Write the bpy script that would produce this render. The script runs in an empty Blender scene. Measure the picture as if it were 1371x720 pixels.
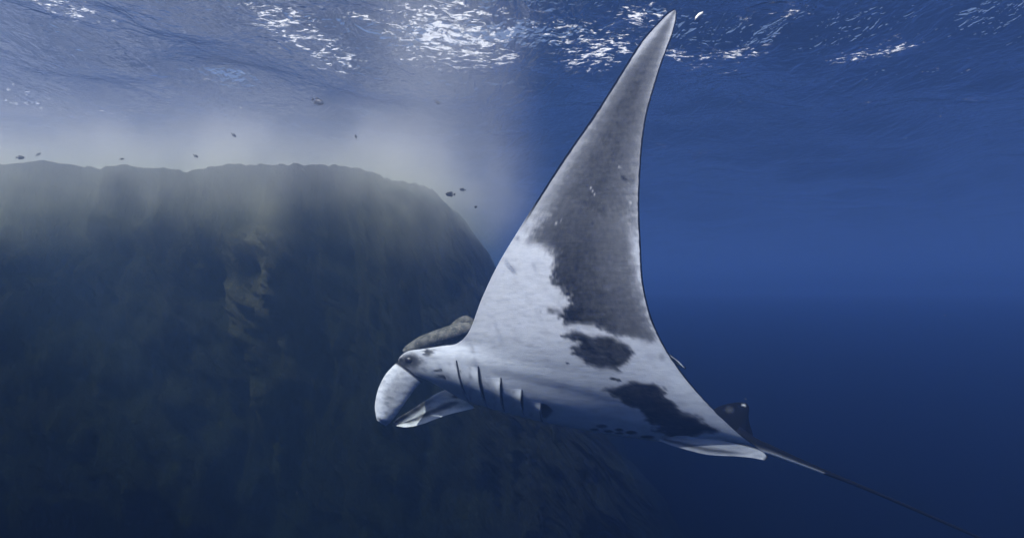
import bpy, bmesh, math, random
import numpy as np
from mathutils import Vector, Matrix, Euler
random.seed(7)
rng = np.random.default_rng(7)
R = math.radians

# ------------------------------------------------------------------ camera, sky, sun, exposure
scene = bpy.context.scene
CAM_LOC = Vector((0.0, 0.0, -3.25))
PITCH = R(2.5)
FOCAL_PX = 685.5                       # photograph pixels (1371 wide), a 90 degree lens
cam_data = bpy.data.cameras.new("camera")
cam_data.sensor_width = 36.0
cam_data.lens = 18.0
cam_data.clip_start = 0.05
cam_data.clip_end = 2000.0
cam = bpy.data.objects.new("camera", cam_data)
scene.collection.objects.link(cam)
cam.location = CAM_LOC
cam.rotation_euler = (R(90) + PITCH, 0.0, 0.0)
scene.camera = cam

SUN_ELEV = R(55.0)
SUN_AZ = R(213.0)                      # compass angle of the sun, clockwise from +Y: behind the camera, to the left
sun_dir = Vector((math.sin(SUN_AZ) * math.cos(SUN_ELEV), math.cos(SUN_AZ) * math.cos(SUN_ELEV), math.sin(SUN_ELEV)))

world = bpy.data.worlds.new("World")
scene.world = world
world.use_nodes = True
wn = world.node_tree.nodes
wl = world.node_tree.links
for n in list(wn):
    wn.remove(n)
w_out = wn.new("ShaderNodeOutputWorld")
w_bg = wn.new("ShaderNodeBackground")
w_sky = wn.new("ShaderNodeTexSky")
w_sky.sky_type = 'NISHITA'
w_sky.sun_disc = False
w_sky.sun_elevation = SUN_ELEV
w_sky.sun_rotation = SUN_AZ
w_sky.dust_density = 6.0
w_sky.ozone_density = 1.0
w_bg.inputs[1].default_value = 0.07
wl.new(w_sky.outputs[0], w_bg.inputs[0])
wl.new(w_bg.outputs[0], w_out.inputs[0])

sun_data = bpy.data.lights.new("sun", 'SUN')
sun_data.energy = 5.0
sun_data.angle = R(0.5)
sun_data.color = (1.0, 0.98, 0.95)
sun = bpy.data.objects.new("sun", sun_data)
scene.collection.objects.link(sun)
sun.location = (0, 0, 30)
sun.rotation_euler = sun_dir.to_track_quat('Z', 'Y').to_euler()

scene.view_settings.view_transform = 'Standard'
scene.view_settings.look = 'None'
scene.view_settings.exposure = 1.12
scene.view_settings.gamma = 1.0
scene.view_settings.use_curve_mapping = False

cy = scene.cycles
scene.render.engine = 'CYCLES'
cy.max_bounces = 5
cy.diffuse_bounces = 2
cy.glossy_bounces = 2
cy.transmission_bounces = 2
cy.volume_bounces = 2
cy.transparent_max_bounces = 12
cy.volume_step_rate = 3.0
cy.volume_max_steps = 256
cy.use_denoising = True
cy.denoiser = 'OPENIMAGEDENOISE'
cy.sample_clamp_indirect = 4.0
cy.use_adaptive_sampling = True
cy.adaptive_threshold = 0.02

# ------------------------------------------------------------------ helpers
cam_rot = Euler((R(90) + PITCH, 0, 0)).to_matrix()
CR = np.array(cam_rot)
CL = np.array(CAM_LOC)


def ray(px, py):
    """direction of a photograph pixel, scaled so that its depth along the lens axis is 1"""
    px = np.asarray(px, float); py = np.asarray(py, float)
    d = np.stack([(px - 685.5) / FOCAL_PX, -(py - 360.0) / FOCAL_PX, -np.ones_like(px)], -1)
    return d @ CR.T


def at(px, py, depth):
    return CL + ray(px, py) * np.asarray(depth, float)[..., None]


def fade(t):
    return t * t * t * (t * (t * 6 - 15) + 10)


_perm = np.random.default_rng(3).permutation(256)
_perm = np.concatenate([_perm, _perm, _perm])
_grad = np.random.default_rng(5).normal(size=(256, 3))
_grad /= np.linalg.norm(_grad, axis=1)[:, None]


def perlin(p):
    p = np.asarray(p, float)
    i = np.floor(p).astype(int)
    f = p - i
    i &= 255
    u = fade(f)
    out = 0
    for dx in (0, 1):
        for dy in (0, 1):
            for dz in (0, 1):
                h = _perm[_perm[_perm[(i[..., 0] + dx) & 255] + ((i[..., 1] + dy) & 255)] + ((i[..., 2] + dz) & 255)]
                g = _grad[h]
                d = (f[..., 0] - dx) * g[..., 0] + (f[..., 1] - dy) * g[..., 1] + (f[..., 2] - dz) * g[..., 2]
                w = (u[..., 0] if dx else 1 - u[..., 0]) * (u[..., 1] if dy else 1 - u[..., 1]) * (u[..., 2] if dz else 1 - u[..., 2])
                out = out + w * d
    return out


def fbm(p, octaves=4, gain=0.5, lac=2.03):
    a, s, q = 1.0, 0.0, np.asarray(p, float)
    for _ in range(octaves):
        s = s + a * perlin(q)
        q = q * lac + 17.3
        a *= gain
    return s


def mesh_obj(name, verts, faces, mat=None, parent=None, smooth=True):
    me = bpy.data.meshes.new(name)
    v = np.asarray(verts, float)
    if isinstance(faces, np.ndarray):
        me.vertices.add(len(v)); me.vertices.foreach_set("co", v.ravel())
        n, k = faces.shape
        me.loops.add(n * k); me.loops.foreach_set("vertex_index", faces.ravel().astype(np.int32))
        me.polygons.add(n)
        me.polygons.foreach_set("loop_start", np.arange(0, n * k, k, dtype=np.int32))
        me.polygons.foreach_set("loop_total", np.full(n, k, dtype=np.int32))
        me.update(calc_edges=True)
        me.validate()
    else:
        me.from_pydata([tuple(x) for x in v], [], faces)
        me.update()
    if smooth:
        me.polygons.foreach_set("use_smooth", np.ones(len(me.polygons), dtype=bool))
    o = bpy.data.objects.new(name, me)
    scene.collection.objects.link(o)
    if mat:
        me.materials.append(mat)
    if parent:
        o.parent = parent
    return o


def grid_faces(nu, nv, wrap_u=False):
    iu = np.arange(nu if wrap_u else nu - 1)
    iv = np.arange(nv - 1)
    a, b = np.meshgrid(iu, iv, indexing='ij')
    a2 = (a + 1) % nu
    f = np.stack([a * nv + b, a2 * nv + b, a2 * nv + b + 1, a * nv + b + 1], -1)
    return f.reshape(-1, 4)


def tag(o, label=None, cat=None, group=None, kind=None):
    if label: o["label"] = label
    if cat: o["category"] = cat
    if group: o["group"] = group
    if kind: o["kind"] = kind
    return o


class Mat:
    """tiny node helper"""
    def __init__(self, name):
        self.m = bpy.data.materials.new(name)
        self.m.use_nodes = True
        self.t = self.m.node_tree
        for n in list(self.t.nodes):
            self.t.nodes.remove(n)
        self.out = self.n("ShaderNodeOutputMaterial")

    def n(self, kind, **kw):
        nd = self.t.nodes.new(kind)
        for k, v in kw.items():
            if k.startswith("i_"):
                key = k[2:]
                key = int(key) if key.isdigit() else key.replace("_", " ")
                self.set(nd, key, v)
            else:
                setattr(nd, k, v)
        return nd

    def set(self, nd, key, v):
        if isinstance(v, bpy.types.NodeSocket):
            self.t.links.new(v, nd.inputs[key])
        else:
            nd.inputs[key].default_value = v

    def math(self, op, a, b=0.0, c=None, clamp=False):
        nd = self.n("ShaderNodeMath", operation=op, use_clamp=clamp)
        self.set(nd, 0, a); self.set(nd, 1, b)
        if c is not None: self.set(nd, 2, c)
        return nd.outputs[0]

    def smooth(self, x, lo, hi, a=0.0, b=1.0):
        nd = self.n("ShaderNodeMapRange", interpolation_type='SMOOTHSTEP')
        self.set(nd, 0, x); self.set(nd, 1, lo); self.set(nd, 2, hi); self.set(nd, 3, a); self.set(nd, 4, b)
        return nd.outputs[0]

    def mix(self, f, a, b):
        nd = self.n("ShaderNodeMix", data_type='RGBA')
        self.set(nd, 0, f); self.set(nd, 6, a); self.set(nd, 7, b)
        return nd.outputs[2]

    def noise(self, vec, scale, detail=4.0, rough=0.55, dist=0.0):
        nd = self.n("ShaderNodeTexNoise")
        if vec is not None: self.set(nd, 0, vec)
        nd.inputs["Scale"].default_value = scale
        nd.inputs["Detail"].default_value = detail
        nd.inputs["Roughness"].default_value = rough
        nd.inputs["Distortion"].default_value = dist
        return nd.outputs[0]

    def coords(self, scale=(1, 1, 1), rot=(0, 0, 0), out="Object"):
        tc = self.n("ShaderNodeTexCoord")
        mp = self.n("ShaderNodeMapping")
        self.set(mp, 0, tc.outputs[out])
        mp.inputs["Scale"].default_value = scale
        mp.inputs["Rotation"].default_value = rot
        return mp.outputs[0]

    def attr(self, name):
        return self.n("ShaderNodeAttribute", attribute_name=name)

    def bump(self, h, strength=0.3, dist=0.05):
        nd = self.n("ShaderNodeBump")
        nd.inputs["Strength"].default_value = strength
        nd.inputs["Distance"].default_value = dist
        self.set(nd, "Height", h)
        return nd.outputs[0]

    def surf(self, s):
        self.t.links.new(s, self.out.inputs[0])

    def vol(self, s):
        self.t.links.new(s, self.out.inputs[1])


# ------------------------------------------------------------------ sea surface seen from below
def water_material():
    m = Mat("sea_water_skin")
    c1 = m.coords(scale=(1.0, 0.55, 1.0), rot=(0, 0, R(25)))
    c2 = m.coords(scale=(0.7, 1.0, 1.0), rot=(0, 0, R(-40)))
    n1 = m.noise(c1, 3.2, 3, 0.6, 0.6)
    n2 = m.noise(c2, 9.0, 2, 0.55, 0.4)
    h = m.math('ADD', n1, m.math('MULTIPLY', n2, 0.3))
    b = m.bump(h, 1.0, 0.06)
    fr = m.n("ShaderNodeFresnel", i_IOR=1.26, i_Normal=b)
    tr = m.n("ShaderNodeBsdfTransparent")
    gl = m.n("ShaderNodeBsdfGlossy", i_Roughness=0.04, i_Normal=b)
    mx = m.n("ShaderNodeMixShader")
    m.set(mx, 0, fr.outputs[0]); m.set(mx, 1, tr.outputs[0]); m.set(mx, 2, gl.outputs[0])
    # foam: sky glints painted as lacy white froth, with some real froth near the cliff
    fo = m.attr("glint_foam").outputs["Fac"]
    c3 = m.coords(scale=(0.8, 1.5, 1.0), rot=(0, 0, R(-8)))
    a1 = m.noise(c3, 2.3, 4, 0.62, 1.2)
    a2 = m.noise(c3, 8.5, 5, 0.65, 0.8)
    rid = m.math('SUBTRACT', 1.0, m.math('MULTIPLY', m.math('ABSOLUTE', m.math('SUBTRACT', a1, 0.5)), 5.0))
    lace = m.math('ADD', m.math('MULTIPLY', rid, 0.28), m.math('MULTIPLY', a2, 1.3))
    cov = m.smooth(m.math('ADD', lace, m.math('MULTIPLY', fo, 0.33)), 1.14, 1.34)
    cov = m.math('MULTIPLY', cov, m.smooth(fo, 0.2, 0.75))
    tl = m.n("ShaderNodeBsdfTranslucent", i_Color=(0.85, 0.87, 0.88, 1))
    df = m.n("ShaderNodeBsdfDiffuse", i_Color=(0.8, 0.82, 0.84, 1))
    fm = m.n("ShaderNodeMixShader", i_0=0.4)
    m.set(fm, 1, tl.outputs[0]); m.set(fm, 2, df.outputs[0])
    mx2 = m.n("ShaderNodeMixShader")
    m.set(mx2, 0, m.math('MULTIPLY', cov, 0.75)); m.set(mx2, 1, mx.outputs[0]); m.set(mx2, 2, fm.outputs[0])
    m.surf(mx2.outputs[0])
    return m.m


# sky glints painted as froth, and froth by the cliff: pixel of the photograph (laid on the sea plane), size in metres across and along, strength
GLINT_FOAM = [(90, 14, .35, .25, .9), (75, 75, .7, .3, .45), (160, 90, .5, .3, .45), (300, 110, .6, .35, .5), (30, 125, .9, .5, .6), (160, 150, 1.2, .6, .55), (390, 40, .45, .5, .85), (440, 75, .5, .3, .9), (420, 20, .4, .2, .5),
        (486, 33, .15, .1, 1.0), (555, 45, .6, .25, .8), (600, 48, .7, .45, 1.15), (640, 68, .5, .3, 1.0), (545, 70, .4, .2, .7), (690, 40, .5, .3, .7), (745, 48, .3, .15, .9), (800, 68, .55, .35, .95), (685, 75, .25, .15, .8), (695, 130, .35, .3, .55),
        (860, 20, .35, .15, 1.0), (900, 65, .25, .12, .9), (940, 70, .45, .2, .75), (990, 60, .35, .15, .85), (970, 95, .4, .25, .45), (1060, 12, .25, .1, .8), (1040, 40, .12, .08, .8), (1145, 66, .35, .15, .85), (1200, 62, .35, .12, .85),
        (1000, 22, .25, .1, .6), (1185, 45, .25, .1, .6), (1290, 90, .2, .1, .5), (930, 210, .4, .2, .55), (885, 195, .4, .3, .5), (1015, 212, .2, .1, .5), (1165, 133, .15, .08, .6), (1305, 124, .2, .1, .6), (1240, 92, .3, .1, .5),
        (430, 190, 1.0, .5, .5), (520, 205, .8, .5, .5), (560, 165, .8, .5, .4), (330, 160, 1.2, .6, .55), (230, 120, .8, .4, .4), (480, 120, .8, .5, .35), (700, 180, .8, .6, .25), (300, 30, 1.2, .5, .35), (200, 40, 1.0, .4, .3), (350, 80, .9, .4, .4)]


def sea_surface():
    n = 640
    t = np.linspace(-1, 1, n)
    g = np.sinh(t * 3.6) / np.sinh(3.6) * 150
    X, Y = np.meshgrid(g, g + 9.0, indexing='ij')
    Z = np.zeros_like(X)
    DX = np.zeros_like(X); DY = np.zeros_like(X)
    dist = np.sqrt(X ** 2 + Y ** 2)
    wr = np.random.default_rng(11)
    for i in range(90):
        lam = 9.0 * (0.35 / 9.0) ** (i / 89.0)
        k = 2 * math.pi / lam
        th = R(115) + wr.normal() * R(38)
        amp = 0.020 / k * (0.8 if lam < 1.0 else 1.15)
        ph = wr.uniform(0, 2 * math.pi)
        cell = 0.03 + dist * 0.012
        w = np.clip(lam / (cell * 4) - 0.5, 0, 1)
        arg = k * (X * math.cos(th) + Y * math.sin(th)) + ph
        Z += amp * w * np.cos(arg)
        DX -= 0.8 * amp * w * math.cos(th) * np.sin(arg)
        DY -= 0.8 * amp * w * math.sin(th) * np.sin(arg)
    V = np.stack([X + DX, Y + DY, Z], -1).reshape(-1, 3)
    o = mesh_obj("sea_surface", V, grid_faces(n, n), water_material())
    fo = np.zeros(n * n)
    for px, py, sx, sy, st in GLINT_FOAM:
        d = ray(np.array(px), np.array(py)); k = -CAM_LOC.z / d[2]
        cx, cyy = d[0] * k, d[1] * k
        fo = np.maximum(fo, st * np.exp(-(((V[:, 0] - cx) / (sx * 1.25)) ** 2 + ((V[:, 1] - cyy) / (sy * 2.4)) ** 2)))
    a_ = o.data.attributes.new("glint_foam", 'FLOAT', 'POINT')
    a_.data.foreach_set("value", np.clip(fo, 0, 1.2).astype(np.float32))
    tag(o, "rippled underside of the sea surface with bright glints", "water", kind="structure")
    return o


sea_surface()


# ------------------------------------------------------------------ submerged cliff
def rock_material():
    m = Mat("cliff_rock")
    c = m.coords(scale=(1, 1, 0.13))
    c0 = m.coords()
    c5 = m.coords(scale=(1, 1, 0.5))
    n3 = m.noise(c5, 2.2, 9, 0.68)
    n1 = m.noise(c, 2.6, 9, 0.7)
    n2 = m.noise(c5, 9.0, 7, 0.72)
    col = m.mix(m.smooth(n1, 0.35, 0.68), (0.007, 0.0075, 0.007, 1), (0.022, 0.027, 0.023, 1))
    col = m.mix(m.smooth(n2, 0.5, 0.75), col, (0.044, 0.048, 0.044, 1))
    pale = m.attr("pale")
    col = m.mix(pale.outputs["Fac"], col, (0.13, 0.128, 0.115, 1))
    bs = m.n("ShaderNodeBsdfPrincipled")
    m.set(bs, "Base Color", col)
    bs.inputs["Roughness"].default_value = 0.9
    bs.inputs["Specular IOR Level"].default_value = 0.1
    m.set(bs, "Normal", m.bump(m.math('ADD', m.math('MULTIPLY', n2, 0.3), m.math('MULTIPLY', n3, 1.6)), 1.0, 0.6))
    m.surf(bs.outputs[0])
    return m.m


def cliff():
    nz = 300
    depth = np.linspace(0, 1, nz) ** 1.2 * 38.0 + 1.68         # metres under the surface
    # right-hand edge of the face against depth
    kd = [1.3, 1.5, 1.65, 1.9, 2.45, 2.9, 4.0, 5.2, 6.5, 12, 40]
    kx = [-2.2, -1.6, -1.3, -0.95, -0.63, -0.37, 0.37, 1.2, 2.26, 6.0, 14]
    xr = np.interp(depth, kd, kx)
    rad = 2.4
    nu = 640
    s = np.linspace(0, 1, nu)
    # plan curve: along the face, round the corner, and away
    face_n, corner_n = int(nu * 0.78), int(nu * 0.14)
    V = np.zeros((nu, nz, 3))
    for j in range(nz):
        d = depth[j]
        yf = 6.75 - 0.06 * d
        x0, x1 = -45.0, xr[j] - rad * 0.55
        fx = x1 - (x1 - x0) * (np.linspace(1, 0, face_n) ** 1.7)
        fy = np.full(face_n, yf) + 0.02 * (fx - x1)
        a = np.linspace(0, math.pi / 2, corner_n + 1)[1:]
        cx = x1 + rad * 0.55 * np.sin(a)
        cyy = yf + rad * (1 - np.cos(a))
        bn = nu - face_n - corner_n
        bx = np.full(bn, xr[j]); by = yf + rad + np.linspace(0, 1, bn + 1)[1:] * 30
        V[:, j, 0] = np.concatenate([fx, cx, bx]); V[:, j, 1] = np.concatenate([fy, cyy, by]); V[:, j, 2] = -d
    # the rim leans back and becomes the flat top
    top = 26
    T = np.zeros((nu, top, 3))
    for k in range(top):
        f = (k + 1) / top
        T[:, top - 1 - k, 0] = V[:, 0, 0] - 7.0 * f ** 1.4 * (V[:, 0, 0] > -20)
        T[:, top - 1 - k, 1] = V[:, 0, 1] + 28.0 * f ** 1.6
        T[:, top - 1 - k, 2] = -1.68 + 0.5 * f
    P = np.concatenate([T, V], 1)
    nvv = top + nz
    q = P.copy()
    X, Y, Z = q[..., 0], q[..., 1], q[..., 2]
    # buttresses and gullies that run down the face, then broken rock
    rid = fbm(np.stack([X * 0.7, Y * 0.7, Z * 0.09 + 3], -1), 4, 0.55)
    rid2 = 1 - np.abs(fbm(np.stack([X * 2.4, Y * 2.4, Z * 0.36 + 9], -1), 5, 0.6)) * 2
    blk = fbm(np.stack([X * 2.8, Y * 2.8, Z * 1.5], -1), 6, 0.62)
    amp = np.clip((-Z - 1.68) / 1.3 + 0.3, 0.2, 1)
    push = (1.15 * rid + 0.40 * rid2 + 0.65 * blk)
    # a proud pale pillar and a narrower one
    def pillar(xc, w, d0, d1):
        return np.exp(-((X - xc - 0.15 * np.sin(Z * 0.8)) / w) ** 4) * np.clip((-Z - d0) / 1.0, 0, 1) * np.clip((d1 + Z) / 2.0, 0, 1)
    p1 = pillar(-3.0, 0.30, 1.7, 4.6); p2 = pillar(-4.3, 0.2, 1.8, 3.4); p3 = pillar(-3.15, 0.16, 3.6, 5.6)
    fr = (np.arange(nu) < face_n)[:, None]
    push = push * 0.55 + (0.5 * p1 + 0.35 * p2 + 0.35 * p3) * fr
    Y -= push * amp
    X += 0.35 * amp * fbm(np.stack([X * 0.5 + 40, Y * 0.5, Z * 0.4], -1), 4)
    Z += 0.30 * np.minimum(amp + 0.35, 0.7) * fbm(np.stack([X * 0.55, Y * 0.55 + 70, Z * 0.5], -1), 5, 0.55)
    Z += 0.09 * fbm(np.stack([X * 2.3, Y * 2.3, 0 * Z], -1), 5, 0.6)
    Z[:] = np.minimum(Z, -0.6)
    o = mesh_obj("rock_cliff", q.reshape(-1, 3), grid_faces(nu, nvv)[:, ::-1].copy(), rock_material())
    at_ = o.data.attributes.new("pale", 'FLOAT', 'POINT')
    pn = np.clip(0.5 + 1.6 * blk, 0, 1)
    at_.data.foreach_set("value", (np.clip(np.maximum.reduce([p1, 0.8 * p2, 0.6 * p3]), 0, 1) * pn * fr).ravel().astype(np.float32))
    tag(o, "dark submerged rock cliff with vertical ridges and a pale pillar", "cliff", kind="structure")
    return o


cliff()


def shade_rock():
    # unseen rock added left of the camera to shade the water before the cliff
    nu, nz = 260, 90
    a = np.linspace(0, 2 * math.pi, nu, endpoint=False)
    c, sn = np.cos(a), np.sin(a)
    ex = np.sign(c) * np.abs(c) ** 0.5; ey = np.sign(sn) * np.abs(sn) ** 0.5
    d = np.linspace(0.5, 24, nz)
    inner = np.array([0.0, 0.5, 0.85, 0.96])
    rows = [(k, 0.5) for k in inner] + [(1.0 + 0.012 * (t - 0.5), t) for t in d]
    P = np.array([[(-12.2 + 9.2 * k * ex[i], -1.9 + 5.4 * k * ey[i], -t) for k, t in rows] for i in range(nu)])
    X, Y, Z = P[..., 0].copy(), P[..., 1].copy(), P[..., 2].copy()
    pu = 0.7 * fbm(np.stack([X * 0.7, Y * 0.7, Z * 0.1], -1), 4) + 0.3 * fbm(np.stack([X * 2.5, Y * 2.5, Z * 1.2], -1), 5, 0.6) - 0.25
    w = (np.arange(len(rows)) >= 3)[None]
    P[..., 0] += pu * w * ex[:, None]; P[..., 1] += pu * w * ey[:, None]
    P[..., 2] += 0.25 * fbm(np.stack([X * 0.8, Y * 0.8, Z], -1), 4) - 0.1
    o = mesh_obj("shade_rock", P.reshape(-1, 3), grid_faces(nu, len(rows), True)[:, ::-1].copy(), bpy.data.materials["cliff_rock"])
    at_ = o.data.attributes.new("pale", 'FLOAT', 'POINT')
    tag(o, "added unseen rock that shades the water by the cliff", "rock", kind="structure")


shade_rock()

def seabed():  # dark floor added to cut the light scattered up from below
    m = Mat("dark_sand")
    bs = m.n("ShaderNodeBsdfPrincipled")
    m.set(bs, "Base Color", m.mix(m.noise(m.coords(), 0.4, 5), (0.008, 0.008, 0.008, 1), (0.016, 0.015, 0.014, 1)))
    bs.inputs["Roughness"].default_value = 0.95
    m.surf(bs.outputs[0])
    n = 160
    g = np.sinh(np.linspace(-1, 1, n) * 3) / np.sinh(3) * 160
    X, Y = np.meshgrid(g, g + 9, indexing='ij')
    Z = -22.0 - 0.02 * X - 0.03 * Y + 0.8 * fbm(np.stack([X * 0.12, Y * 0.12, 0 * X], -1), 4)
    o = mesh_obj("seabed", np.stack([X, Y, Z], -1).reshape(-1, 3), grid_faces(n, n), m.m)
    tag(o, "added dark sea floor that dims the deep water", "seabed", kind="structure")


seabed()

# ------------------------------------------------------------------ manta ray
def catmull(P, t):
    """P: (n, ...) control values at 0..n-1; evaluate at the positions t"""
    P = np.asarray(P, float)
    n = len(P)
    t = np.clip(np.asarray(t, float), 0, n - 1 - 1e-9)
    i = np.floor(t).astype(int)
    f = (t - i).reshape((-1,) + (1,) * (P.ndim - 1))
    g = lambda k: P[np.clip(i + k, 0, n - 1)]
    p0, p1, p2, p3 = g(-1), g(0), g(1), g(2)
    p0 = np.where((i == 0).reshape(f.shape), 2 * p1 - p2, p0)
    p3 = np.where((i == n - 2).reshape(f.shape), 2 * p2 - p1, p3)
    return 0.5 * (2 * p1 + (p2 - p0) * f + (2 * p0 - 5 * p1 + 4 * p2 - p3) * f ** 2 + (3 * p1 - p0 - 3 * p2 + p3) * f ** 3)


def unit(v):
    return v / np.maximum(np.linalg.norm(v, axis=-1, keepdims=True), 1e-9)


# one row per chord of the raised wing, tip to belly midline: leading edge, trailing edge, three depths, thickness
SECT = [
    ((903, 12), (906, 17), 3.76, 3.76, 3.76, 0.012),
    ((893, 18), (905, 30), 3.74, 3.74, 3.73, 0.016),
    ((882, 29), (899, 51), 3.71, 3.71, 3.70, 0.022),
    ((858, 56), (887, 83), 3.68, 3.67, 3.66, 0.030),
    ((833, 95), (876, 118), 3.65, 3.64, 3.62, 0.040),
    ((809, 133), (866, 154), 3.63, 3.61, 3.59, 0.050),
    ((785, 169), (860, 195), 3.62, 3.59, 3.56, 0.060),
    ((757, 209), (857, 240), 3.62, 3.57, 3.54, 0.075),
    ((731, 249), (856, 277), 3.63, 3.56, 3.52, 0.095),
    ((700, 299), (858, 327), 3.65, 3.55, 3.51, 0.12),
    ((668, 352), (861, 376), 3.69, 3.55, 3.51, 0.155),
    ((645, 400), (871, 421), 3.75, 3.56, 3.52, 0.20),
    ((629, 442), (888, 460), 3.82, 3.58, 3.54, 0.25),
    ((613, 459), (912, 497), 3.880, 3.605, 3.570, 0.30),
    ((592, 463), (940, 531), 3.915, 3.635, 3.600, 0.35),
    ((565, 467), (968, 560), 3.940, 3.670, 3.640, 0.39),
    ((544, 471), (992, 582), 3.955, 3.710, 3.680, 0.43),
    ((533, 484), (1007, 593), 3.965, 3.750, 3.710, 0.46),
    ((550, 499), (1012, 597), 3.975, 3.780, 3.735, 0.48),
    ((574, 510), (1015, 600), 3.995, 3.815, 3.760, 0.50),
    ((600, 524), (1017, 602), 4.060, 3.870, 3.785, 0.515),
    ((634, 545), (1018, 604), 4.180, 3.960, 3.820, 0.52),
]
NS, NU = 250, 190
UC = np.linspace(0, 1, 7)


def near_half():
    rows_px, rows_d = [], []
    for k, (a, b, dl, dm, dt, th) in enumerate(SECT):
        a, b = np.array(a, float), np.array(b, float)
        px = a[None] + (b - a)[None] * UC[:, None]
        # belly sags towards the midline
        sag = {17: 1.0, 18: 3.0, 19: 6.0, 20: 10.0, 21: 14.5}.get(k, 0.0)
        px[:, 1] += sag * (4 * UC * (1 - UC)) ** 0.9 * np.interp(UC, [0, .3, 1], [1.0, 1.05, 0.75])
        # wing chords bow a little
        q = UC
        dep = dl * (1 - q) * (1 - 2 * q) + 4 * dm * q * (1 - q) + dt * q * (2 * q - 1)
        rows_px.append(px); rows_d.append(dep)
    PX = np.array(rows_px); D = np.array(rows_d)
    s = np.linspace(0, len(SECT) - 1, NS)
    u = 0.5 - 0.5 * np.cos(np.linspace(0, math.pi, NU))
    u = 0.45 * u + 0.55 * np.linspace(0, 1, NU)
    A = catmull(np.concatenate([PX, D[..., None]], -1), s)              # (NS, 7, 3)
    B = catmull(A.transpose(1, 0, 2), u * 6).transpose(1, 0, 2)          # (NS, NU, 3)
    th = catmull(np.array([r[5] for r in SECT]), s)
    return B, th, s, u


def in_poly(px, py, poly):
    poly = np.array(poly, float)
    inside = np.zeros(px.shape, bool)
    j = len(poly) - 1
    for i in range(len(poly)):
        xi, yi = poly[i]; xj, yj = poly[j]
        c = ((yi > py) != (yj > py)) & (px < (xj - xi) * (py - yi) / (yj - yi + 1e-12) + xi)
        inside ^= c
        j = i
    return inside


def sdf(px, py, poly):
    """signed distance in skin units, positive inside"""
    poly = np.array(poly, float)
    d = np.full(px.shape, 1e9)
    for i in range(len(poly)):
        a, b = poly[i - 1], poly[i]
        ab = b - a
        t = np.clip(((px - a[0]) * ab[0] + (py - a[1]) * ab[1]) / (ab @ ab + 1e-9), 0, 1)
        d = np.minimum(d, np.hypot(px - a[0] - t * ab[0], py - a[1] - t * ab[1]))
    return np.where(in_poly(px, py, poly), d, -d)


def sstep(x, a, b):
    t = np.clip((x - a) / (b - a), 0, 1)
    return t * t * (3 - 2 * t)


WING_DARK = [(899, 34), (876, 56), (846, 100), (822, 138), (800, 168), (772, 209), (746, 250), (716, 298), (700, 322), (716, 330), (738, 338), (741, 352),
             (734, 376), (752, 390), (759, 399), (756, 412), (749, 422), (757, 437), (780, 436), (795, 437), (812, 446), (850, 456), (872, 460),
             (881, 456), (872, 425), (858, 385), (851, 335), (849, 285), (851, 240), (855, 198), (862, 155), (872, 116), (885, 82), (897, 52)]
PATCH_B = [(757, 446), (769, 443), (793, 449), (818, 450), (839, 461), (847, 473), (839, 484), (830, 489), (831, 495), (818, 493), (802, 495), (787, 490),
           (781, 481), (766, 475), (763, 466), (775, 463), (766, 455)]
PATCH_C = [(810, 522), (827, 518), (851, 511), (873, 513), (890, 522), (887, 530), (903, 542), (916, 553), (934, 559), (961, 576), (952, 580), (934, 580),
           (922, 586), (891, 583), (876, 577), (880, 571), (867, 562), (856, 548), (836, 541), (824, 531)]
GILL_PATCH = [(724, 539), (732, 541), (740, 549), (734, 557), (727, 560)]
STREAK = [(722, 416), (736, 413), (760, 416), (760, 421), (738, 420)]
SPOTS = [(805.6, 570, 8, 2.4), (796, 575, 6.5, 2.0), (815, 577.3, 7, 2.2), (829, 575, 6, 2.2), (845, 578.5, 8.5, 2.6), (829, 579.5, 7, 1.8), (867, 584.6, 10, 2.8),
         (821, 507, 5, 2), (828, 509, 4, 2), (760, 486, 3, 1.5)]


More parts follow.
